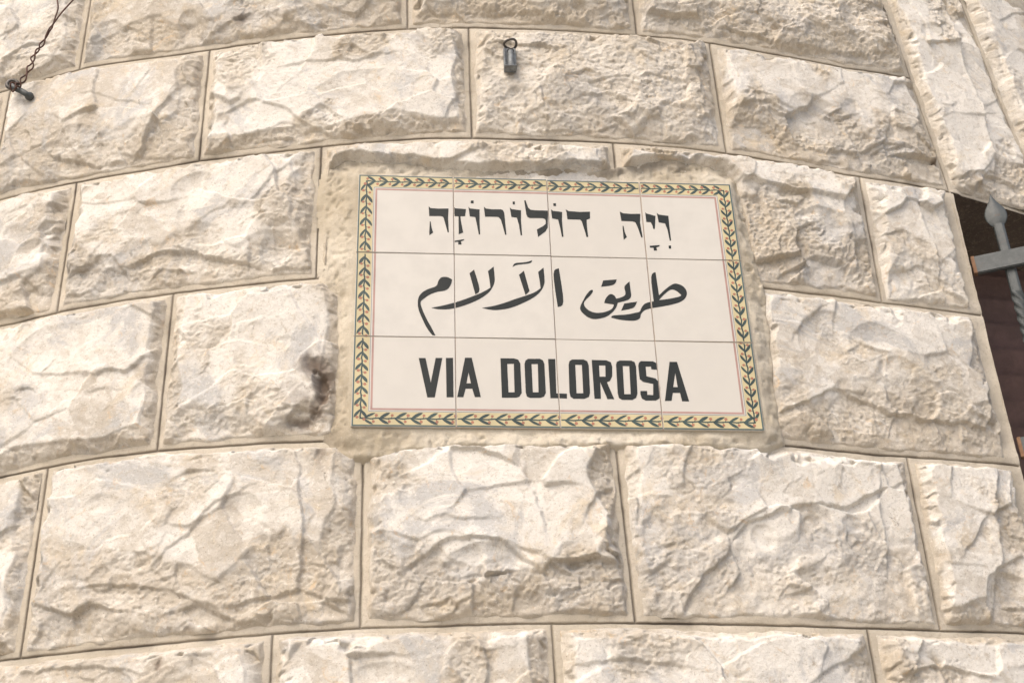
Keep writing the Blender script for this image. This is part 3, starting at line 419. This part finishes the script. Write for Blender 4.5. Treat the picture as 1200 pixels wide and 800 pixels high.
MV = np.concatenate(mv); MV[:, 1] += 0
wpart('mortar_joints', np_mesh('mortar_joints', MV, np.concatenate(mf), True, {'stain': np.concatenate(ms)}), M_MORTAR)['kind'] = 'stuff'
# solid core behind the stones, with the window opening through it
def curved_block(bm, s0, s1, z0, z1, r0, r1, n=None):
    n = n or max(2, int(abs(s1-s0)/.08)); rows = []
    for k in range(n+1):
        s = s0+(s1-s0)*k/n; rows.append([bm.verts.new(tuple(cyl(np.array(s), z, r-R))) for (r, z) in ((r1, z0), (r1, z1), (r0, z1), (r0, z0))])
    for a, b in zip(rows, rows[1:]):
        for k in range(4): bm.faces.new((a[k], b[k], b[(k+1) % 4], a[(k+1) % 4]))
    bm.faces.new(rows[0]); bm.faces.new(rows[-1][::-1])
core = bmesh.new(); r1 = R-.0065; r0 = R-.55; zt = 3.058
curved_block(core, -1.70, .8905, .0, zt, r0, r1); curved_block(core, 1.459, 2.12, .0, zt, r0, r1)
curved_block(core, -1.70, 2.12, zt, 4.33, r0, r1); curved_block(core, .8905, 1.459, .0, BF-.002, r0, r1)
co = bm_obj('rubble_core', core, M_CORE); co.parent = wall; co.location = (0, R, 0)
# dressed reveal and lintel soffit of the window opening
rv = bmesh.new(); curved_block(rv, .8908, .8925, BF, zt-.001, R-.30, R-.0005, 2); rvo = bm_obj('window_reveal', rv, M_MORTAR); rvo.parent = wall; rvo.location = (0, R, 0)
# plaster patch
gs = np.arange(PX[:, 0].min()-.02, PX[:, 0].max()+.02, .0026); gz = np.arange(PX[:, 1].min()-.02, PX[:, 1].max()+.02, .0026)
S, Z = np.meshgrid(gs, gz); d = patch_sd(S, Z); h = patch_h(S, Z, d); h = np.maximum(h, -.012)
under = (np.abs(S-SC_S) < .295) & (np.abs(Z-SC_Z) < .22); h = np.where(under, h-.004, h)
stn = np.zeros(S.shape)
for (cx, cz, rx, rz, am) in STAINS: stn = np.maximum(stn, am*np.exp(-1.3*(((S-cx)/rx)**2+((Z-cz)/rz)**2)))
top_dirt_shade = sst(.02, .0, np.abs(d+.008))*sst(2.93, 2.97, Z)*.55*sst(-.15, .5, fbm(S, Z, 11, 4, 5))  # brown dirt plus the overhanging stone's soft shadow, painted along the patch top
stn = np.clip(stn+top_dirt_shade+.25*sst(.35, .8, fbm(S, Z, 30, 4, 15)), 0, .9)  # stain mask also carries that painted shadow
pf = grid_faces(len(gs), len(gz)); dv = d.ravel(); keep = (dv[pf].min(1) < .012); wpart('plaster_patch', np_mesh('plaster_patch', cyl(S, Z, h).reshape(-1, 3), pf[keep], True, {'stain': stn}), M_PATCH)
# ------------------------------------------------------------- the tiled street sign
sign = empty('street_sign', (SR*math.sin(SC_S/R), -SR*math.cos(SC_S/R), SC_Z), (0, 0, 0))
_t = Vector((math.cos(SC_S/R), math.sin(SC_S/R), 0)); _n = Vector((math.sin(SC_S/R), -math.cos(SC_S/R), 0)); _up = Vector((0, 0, 1)); rot = -.0084063
_tx = (_t*math.cos(rot)+_up*math.sin(rot)); _ty = (-_t*math.sin(rot)+_up*math.cos(rot))
sign.matrix_world = Matrix(((_tx.x, _ty.x, _n.x, sign.location.x), (_tx.y, _ty.y, _n.y, sign.location.y), (_tx.z, _ty.z, _n.z, sign.location.z), (0, 0, 0, 1)))
tag(sign, 'ceramic tile street sign in Hebrew, Arabic and Latin letters with a yellow leaf border', 'street sign')
TW = .15; OX, OY = -2*TW, -1.5*TW     # sign coordinates start at the lower left corner
g = box_bm(0, 0, -.0065, .5985, .4485, .0085); bm_obj('grout_bed', g, M_GROUT, sign)
def flat_bm(polys, z0, z1):
    """solid from polygons given in sign coordinates (outer outline, then holes)"""
    bm = bmesh.new()
    for loops in polys:
        pts = [p for l in loops for p in l]
        tri = tessellate_polygon([[Vector((x, y, 0)) for x, y in l] for l in loops])
        tv = [bm.verts.new((x+OX, y+OY, z1)) for x, y in pts]
        for a in tri:
            try: bm.faces.new([tv[i] for i in a])
            except ValueError: pass
    bmesh.ops.recalc_face_normals(bm, faces=bm.faces)
    for f in bm.faces:
        f.normal_update()
        if f.normal.z < 0: f.normal_flip()
    return bm
def clip_tile(bm, i, j, gap):
    for co_, no in (((i*TW+gap+OX, 0, 0), (-1, 0, 0)), (((i+1)*TW-gap+OX, 0, 0), (1, 0, 0)), ((0, j*TW+gap+OY, 0), (0, -1, 0)), ((0, (j+1)*TW-gap+OY, 0), (0, 1, 0))):
        bmesh.ops.bisect_plane(bm, geom=bm.verts[:]+bm.edges[:]+bm.faces[:], dist=1e-6, plane_co=co_, plane_no=no, clear_outer=True)
def thicken(bm, dz):
    if not bm.faces: return
    r = bmesh.ops.extrude_face_region(bm, geom=bm.faces[:]); vs = [v for v in r['geom'] if isinstance(v, bmesh.types.BMVert)]
    bmesh.ops.translate(bm, vec=(0, 0, dz), verts=vs)
def catmull(P, n=4):
    P = [Vector(p) for p in P]; m = len(P); o = []
    corner = []
    for i in range(m):
        a = (P[i]-P[i-1]).normalized(); b = (P[(i+1) % m]-P[i]).normalized(); corner.append(a.dot(b) < .62)
    for i in range(m):
        p1, p2 = P[i], P[(i+1) % m]; p0 = p1 if corner[i] else P[i-1]; p3 = p2 if corner[(i+1) % m] else P[(i+2) % m]
        for k in range(n):
            t = k/n; v = .5*((2*p1)+(p2-p0)*t+(2*p0-5*p1+4*p2-p3)*t*t+(3*p1-p0-3*p2+p3)*t**3); o.append((v.x, v.y))
    return o
rects = lambda x0, y0, x1, y1: [[(x0, y0), (x1, y0), (x1, y1), (x0, y1)]]
def frame_polys(a, b):
    """band between inset a and inset b from the sign edge"""
    X, Y = 4*TW, 3*TW
    return [rects(a, a, X-a, b), rects(a, Y-b, X-a, Y-a), rects(a, b, b, Y-b), rects(X-b, b, X-a, Y-b)]
letters = {'hebrew': [], 'arabic': [], 'latin': []}
for sc, sm, loops in GLYPHS: letters[sc].append([catmull(l) if sm else l for l in loops])
# the vine: a stem, paired leaves and berries growing counter-clockwise round the border
stem, leaves, berries = [], [], []
YM = .0135
def vine(x0, y0, dx, dy, L, n, rng):
    nx, ny = -dy, dx
    P = lambda a, c: (x0+dx*a+nx*c, y0+dy*a+ny*c)
    pitch = L/n; wig = [(k*pitch/4, .0006*math.sin(k*math.pi/2)+rng.uniform(-.0002, .0002)) for k in range(4*n+1)]
    for (a, c), (a2, c2) in zip(wig, wig[1:]): stem.append([[P(a, c-.0011), P(a2, c2-.0011), P(a2, c2+.0011), P(a, c+.0011)]])
    for k in range(n):
        a0 = (k+.22)*pitch
        for s_ in (-1, 1):
            lw = rng.uniform(.0019, .0026); ln = rng.uniform(.0150, .0175)*pitch/.0235; sp = rng.uniform(.0082, .0096); b0 = a0+(0.0012 if s_ > 0 else 0)
            pts = []
            for t, wd in ((0, .45), (.2, .8), (.45, 1.05), (.7, .95), (.88, .5)):
                pts.append((b0+ln*t, s_*(sp*(1.25*t-.25*t*t*t)), wd))
            tip = (b0+ln, s_*sp)
            up = [P(a-lw*w*.55, c+s_*lw*w*.75) for a, c, w in pts]; dn = [P(a+lw*w*.55, c-s_*lw*w*.75) for a, c, w in pts]
            poly = up+[P(*tip)]+dn[::-1]; leaves.append([poly])
        for s_, a1 in ((1, a0+.84*pitch), (-1, a0+.66*pitch)):
            r_ = rng.uniform(.0021, .0026); cx, cy = P(a1, s_*.0050); berries.append([[(cx+r_*math.cos(q), cy+r_*math.sin(q)) for q in np.linspace(0, 2*math.pi, 9)[:-1]]])
            stem.append([[P(a1-.0016, 0), P(a1+.0004, s_*.0033), P(a1-.0003, s_*.0036), P(a1-.0024, 0)]])
rg = random.Random(4); X, Y = 4*TW, 3*TW
for j in range(3): vine(YM, Y-j*TW-(.012 if j == 0 else .003), 0, -1, TW-(.015 if j == 0 else (.016 if j == 2 else .005)), 7 if j != 0 else 6, rg)
for i in range(4): vine(i*TW+(.012 if i == 0 else .002), YM, 1, 0, TW-(.014 if i in (0, 3) else .004), 6, rg)
for j in range(3): vine(X-YM, j*TW+(.013 if j == 0 else .002), 0, 1, TW-(.015 if j in (0, 2) else .004), 7, rg)
for i in range(4): vine(X-i*TW-(.012 if i == 0 else .002), Y-YM, -1, 0, TW-(.014 if i in (0, 3) else .004), 7, rg)
LAYERS = [('yellow_band', frame_polys(.0034, .0240), M_YELLOW, .00012, None), ('border_line', frame_polys(.0012, .0034), M_FINE, .00016, 'dark green outer line'),
          ('border_line', frame_polys(.0248, .0254), M_FINE, .00016, 'thin dark inner line'), ('border_line', frame_polys(.0272, .0302), M_LINE, .00016, 'rose brown inner line'),
          ('vine_stem', stem, M_LEAF, .00024, None), ('vine_leaves', leaves, M_LEAF, .00030, None), ('berries', berries, M_BERRY, .00034, None)]
for sc_, lb_ in (('hebrew', 'black Hebrew letter or vowel point'), ('arabic', 'black Arabic calligraphic letter'), ('latin', 'black Latin capital letter')):
    LAYERS += [('letter', [gl_], M_BLACK, .00028, lb_) for gl_ in letters[sc_]]
GAP = .00055; rg = random.Random(9)
for j in range(3):
    for i in range(4):
        tb = box_bm((i+.5)*TW+OX, (j+.5)*TW+OY, -.004, TW-2*GAP, TW-2*GAP, .008)
        to = bm_obj('tile', tb, M_TILE, sign, bevel=.0005)
        to.location = (rg.uniform(-.00025, .00025), rg.uniform(-.00025, .00025), rg.uniform(-.0004, .0004))
        ca, cb = rg.uniform(-.004, .004), rg.uniform(-.004, .004); cxx, cyy = (i+.5)*TW+OX, (j+.5)*TW+OY; to.rotation_euler = (ca, cb, 0); to.location.z += -ca*cyy+cb*cxx
        for nm, polys, m_, zt_, lb_ in LAYERS:
            x0, x1, y0, y1 = i*TW, (i+1)*TW, j*TW, (j+1)*TW
            sel = [l for l in polys if min(p[0] for p in l[0]) < x1 and max(p[0] for p in l[0]) > x0 and min(p[1] for p in l[0]) < y1 and max(p[1] for p in l[0]) > y0]
            if not sel: continue
            bm = flat_bm(sel, 0, -.0001); clip_tile(bm, i, j, GAP+.0005); thicken(bm, zt_+.0001)
            if not bm.faces: bm.free(); continue
            o = bm_obj(nm, bm, m_, to)
            if lb_: o['label'] = lb_
            if nm in ('vine_leaves', 'berries', 'vine_stem'): o['kind'] = 'stuff'
# ------------------------------------------------------------- window: lintel is the wall's, then shutter and grille
PHI, DEP = .20, .22
qn = Vector((math.sin(PHI), -math.cos(PHI), 0)); qt = Vector((math.cos(PHI), math.sin(PHI), 0)); A0 = Vector(tuple(cyl(np.array(.893), np.array(2.5)))); A0.z = 0
Q0 = A0-qn*DEP
shut = empty('louvred_shutter', (Q0.x, Q0.y, BF)); tag(shut, 'dark red-brown slatted shutter deep in the window opening at the right edge', 'shutter')
shut.matrix_world = Matrix(((qt.x, -qn.x, 0, Q0.x), (qt.y, -qn.y, 0, Q0.y), (0, 0, 1, BF), (0, 0, 0, 1)))   # x along, y inwards, z up
zz = 0.004; k = 0
while zz < 1.105:
    b = box_bm(.24, 0, 0, .62, .010, .0535); bmesh.ops.rotate(b, verts=b.verts, cent=(0, 0, 0), matrix=Matrix.Rotation(math.radians(24), 3, 'X'))
    o = bm_obj('slat', b, M_SHUT, shut, bevel=.003); o.location = (0, random.Random(k).uniform(-.001, .001), zz+.024); zz += .0545; k += 1
bm_obj('shutter_back', box_bm(.24, .022, .56, .70, .012, 1.12), M_SHUT, shut)
# the projecting iron grille: side panel runs outwards from the jamb
gp0 = Vector((.8797, -2.1960, 0)); gp1 = Vector((.9572, -2.2238, 0)); gd_ = (gp1-gp0).normalized(); gv = Vector((.93656, -2.20674, 0))
grille = empty('iron_grille', (gv.x, gv.y, 2.0)); tag(grille, 'grey painted iron window grille with a spear point and twisted bar', 'window grille')
gn = Vector((-gd_.y, gd_.x, 0)); gn = gn if gn.y < 0 else -gn
def gpart(name, bm, m_, smooth=False, bevel=0, parent=None):
    me_o = bm_obj(name, bm, m_, None, smooth, bevel)
    off = Vector((gv.x, gv.y, 2.0)); me_o.data.transform(Matrix.Translation(-off)); me_o.parent = parent or grille; return me_o
def oriented_box(c, L, T, Hh, d_, n_):
    bm = bmesh.new(); bmesh.ops.create_cube(bm, size=1); bmesh.ops.transform(bm, verts=bm.verts, matrix=Matrix(((d_.x*L, n_.x*T, 0, c.x), (d_.y*L, n_.y*T, 0, c.y), (0, 0, Hh, c.z), (0, 0, 0, 1)))); return bm
SL = .20    # length of the side panel
for zb_ in (2.8953, 2.5500, 2.06):
    c = gp0+gd_*(SL/2); c.z = zb_; o = gpart('flat_bar', oriented_box(c, SL, .010, .034, gd_, gn), M_IRON, False, .0015)
    c2 = gp0+gd_*.0012; c2.z = zb_; gpart('rusty_bar_end', oriented_box(c2, .0065, .0112, .0352, gd_, gn), M_RUST, False, .001)
    bm = bmesh.new(); rc = gv+gn*(.0055); rc.z = zb_; bmesh.ops.create_uvsphere(bm, u_segments=12, v_segments=8, radius=.0042); bmesh.ops.scale(bm, vec=(1, 1, 1), verts=bm.verts); bmesh.ops.translate(bm, vec=rc, verts=bm.verts)
    gpart('rivet', bm, M_DARKM, True)
def square_bar(p, n_, z0, z1, half, tw0, tw1, turns, m_):
    """square bar behind the flat bars, twisted between tw0 and tw1 (downwards)"""
    bm = bmesh.new(); rows = []; a0 = math.atan2(gd_.y, gd_.x)+math.pi/4; K = 420
    for k in range(K+1):
        z = z1+(z0-z1)*k/K; t = min(max((tw1-z)/(tw1-tw0), 0), 1); a = a0+t*turns*2*math.pi
        ring = []
        for q in range(12):
            qa = (q//3)*math.pi/2+((q % 3)-1)*.30; rr_ = half*(1.24 if q % 3 == 1 else 1.17); ring.append(bm.verts.new((p.x+math.cos(a+qa)*rr_, p.y+math.sin(a+qa)*rr_, z)))
        rows.append(ring)
    for a, b in zip(rows, rows[1:]):
        for q in range(12): bm.faces.new((a[q], a[(q+1) % 12], b[(q+1) % 12], b[q]))
    bm.faces.new(rows[0]); bm.faces.new(rows[-1][::-1]); return bm
def spear(p, z0, ht, wd, th):
    bm = bmesh.new(); prof = [(0, .34), (.04, .55), (.12, .74), (.24, .95), (.36, 1.0), (.48, .93), (.60, .74), (.72, .47), (.84, .24), (.93, .12), (1, .02)]; rows = []
    for t, w_ in prof:
        z = z0+ht*t; ring = []
        for q in range(12):
            a = q*2*math.pi/12; x = math.cos(a)*wd/2*w_; y = math.sin(a)*th/2*(w_**.7)*(abs(math.sin(a))**1.6+.04)
            v = Vector((p.x, p.y, z))+gd_*x+gn*y; ring.append(bm.verts.new(v))
        rows.append(ring)
    for a, b in zip(rows, rows[1:]):
        for q in range(12): bm.faces.new((a[q], a[(q+1) % 12], b[(q+1) % 12], b[q]))
    bm.faces.new(rows[0][::-1]); bm.faces.new(rows[-1]); return bm
zneck = 2.973
pb = gv-gn*.003
gpart('twisted_bar', square_bar(pb+gn*0, gn, 2.0, zneck, .0085, 2.10, 2.835, 9.0, M_IRON), M_IRON, False)
gpart('spear_point', spear(pb, zneck-.003, .070, .038, .010), M_IRON, True)
# the front panel of the grille, beyond the edge of the picture
fp0 = gp0+gd_*SL; th_ = .50; fd = Vector((math.cos(th_), math.sin(th_), 0)); fn = Vector((math.sin(th_), -math.cos(th_), 0))
for zb_ in (2.8953, 2.55, 2.06):
    c = fp0+fd*.17; c.z = zb_; gpart('flat_bar', oriented_box(c, .34, .010, .034, fd, fn), M_IRON, False, .0015)
for k in range(3):
    p = fp0+fd*(.04+.13*k)-fn*.003
    gpart('twisted_bar', square_bar(p, fn, 2.0, zneck, .0085, 2.10, 2.835, 9.0, M_IRON), M_IRON, False); gpart('spear_point', spear(p, zneck-.003, .069, .040, .016), M_IRON, True)
# ------------------------------------------------------------- small ironwork on the wall
# screw eye above the steel clip
def on_wall(s, z, h): return Vector(tuple(cyl(np.array(s), np.array(z), h)))
(es, ez), (cs0, cz0), (cs1, cz1) = EYE
EH = surf_h(es, ez); CH = surf_h(cs1, cz1-.006); ez -= (EH-.014)*.6; cz1 -= (CH-.018)*.6
ew = on_wall(es, ez, EH); en = Vector((math.sin(es/R), -math.cos(es/R), 0)); et = Vector((math.cos(es/R), math.sin(es/R), 0))
eye = empty('screw_eye', ew); tag(eye, 'small rusty wire eye sticking out of the stone above the steel clip', 'screw eye')
bm = bmesh.new(); ring = [on_wall(es, ez+.004, EH+.0125)+en*(-.0115*math.cos(a))+et*(-.0105*math.sin(a))+Vector((0, 0, .0015*math.sin(2*a))) for a in np.linspace(.0, 2*math.pi-.45, 28)]
tube(bm, [p-ew for p in ring], .0021, 8); bm_obj('ring', bm, M_DARKM, eye, True)
bm = bmesh.new(); tube(bm, [on_wall(es, ez+.001, -.004)-ew, on_wall(es+.0005, ez+.003, EH)-ew, ring[0]-ew], [.0036, .0034, .0024], 8); bm_obj('shank', bm, M_DARKM, eye, True)
cw = on_wall(cs1, cz1-.004, CH); clip = empty('steel_clip', cw); tag(clip, 'small galvanised steel clip screwed to the stone above the sign', 'clip')
LW = Matrix(((et.x, en.x, 0), (et.y, en.y, 0), (0, 0, 1))).to_4x4()
def cpart(name, bm, m_, smooth=False, bevel=.0006):
    bmesh.ops.transform(bm, matrix=LW, verts=bm.verts); return bm_obj(name, bm, m_, clip, smooth, bevel)
cpart('back_plate', box_bm(0, .002, .004, .0205, .010, .046), M_GALV)
cpart('foot_plate', box_bm(0, .0110, -.0205, .0210, .0135, .0022), M_GALV)
cpart('side_flange', box_bm(-.0095, .0100, .001, .0020, .0115, .040), M_GALV)
bm = bmesh.new(); tube(bm, [Vector((.0012, .0105, -.019)), Vector((.0012, .0105, .017))], .0050, 14); cpart('pin', bm, M_GALV, False, 0)
bm = bmesh.new(); tube(bm, [Vector((.0012, .0105, .017)), Vector((.0012, .0105, .0195))], [.0062, .0050], 14); cpart('pin_head', bm, M_DARKM, False, 0)
# iron hook and twisted wire, top left
H0 = Vector(HOOK[0]); hook = empty('iron_hook', H0); tag(hook, 'grey iron hook driven into the wall at upper left, holding the twisted wire', 'hook')
hp = smooth_path([Vector(p)-H0 for p in HOOK], 5)
bm = bmesh.new(); tube(bm, hp, [.0052]*(len(hp)-3)+[.0056, .0062, .0045], 12); bm_obj('shank', bm, M_IRON, hook, True)
bm = bmesh.new(); bmesh.ops.create_uvsphere(bm, u_segments=14, v_segments=10, radius=.0078); bmesh.ops.translate(bm, vec=hp[5]*.6+hp[4]*.4, verts=bm.verts); bm_obj('bolt_head', bm, M_IRON, hook, True)
hn = Vector(HOOK[-1])-H0; bm = bmesh.new(); tube(bm, [hn+Vector((.009*math.cos(a), -.003*math.sin(a*.5), .009*math.sin(a))) for a in np.linspace(0, 5.2, 18)], .0034, 8); bm_obj('curl', bm, M_DARKM, hook, True)
W0 = Vector(WIRE_TRUNK[0]); wire = empty('twisted_wire', W0); tag(wire, 'thin rusty wire twisted in loops, running up from the iron hook at upper left', 'wire')
tr = smooth_path(WIRE_TRUNK, 10); n = len(tr); rg = random.Random(2)
for sgn_, extra in ((1, WIRE_A), (-1, WIRE_B)):
    pts = []
    for i, p in enumerate(tr):
        t = i/(n-1); tan = (tr[min(i+1, n-1)]-tr[max(i-1, 0)]).normalized(); n1 = Vector((0, -1, 0)); n1 = (n1-tan*n1.dot(tan)).normalized(); n2 = tan.cross(n1)
        ph = math.pi*(1.0+7.5*(t**.85)+.35*math.sin(11*t)); amp = (.0034*(1-t)**.6*(.25+1.1*abs(math.sin(9.3*t+1)))+.0013)
        pts.append(p+(n2*math.cos(ph)*1.0+n1*math.sin(ph)*.7)*amp*sgn_)
    ex = smooth_path([pts[-1]]+[Vector(p) for p in extra[1:]]+[Vector(extra[-1])+(Vector(extra[-1])-Vector(extra[-2])).normalized()*.12+Vector((0, .02, .02))], 6)
    pts = pts+ex[1:]
    bm = bmesh.new(); tube(bm, [p-W0 for p in pts], .00145, 8); bm_obj('strand', bm, M_WIRE, wire, True)
bm = bmesh.new(); tube(bm, [Vector((.0075*math.cos(a), .006*math.sin(a*2)-.002, .0065*math.sin(a))) for a in np.linspace(0, 13, 50)], .0015, 8); bm_obj('knot', bm, M_WIRE, wire, True)
# ------------------------------------------------------------- the street the wall stands on
m, t, b = mat('street_paving'); p = pos(t)
c = mixc(t, ramp(t, noise(t, p, 3, 6), .35, .65), (.30, .265, .21), (.42, .38, .31)); t.links.new(c, b.inputs['Base Color']); b.inputs['Roughness'].default_value = .7
bump(t, b, [(noise(t, p, 20, 6), .4, .01)], 0)
gb = np_mesh('street', [(-150, -150, 0), (150, -150, 0), (150, 150, 0), (-150, 150, 0)], [(0, 1, 2, 3)], False); so = link('street', gb, m); tag(so, 'pale stone-paved street at the foot of the wall', 'street', kind='structure')
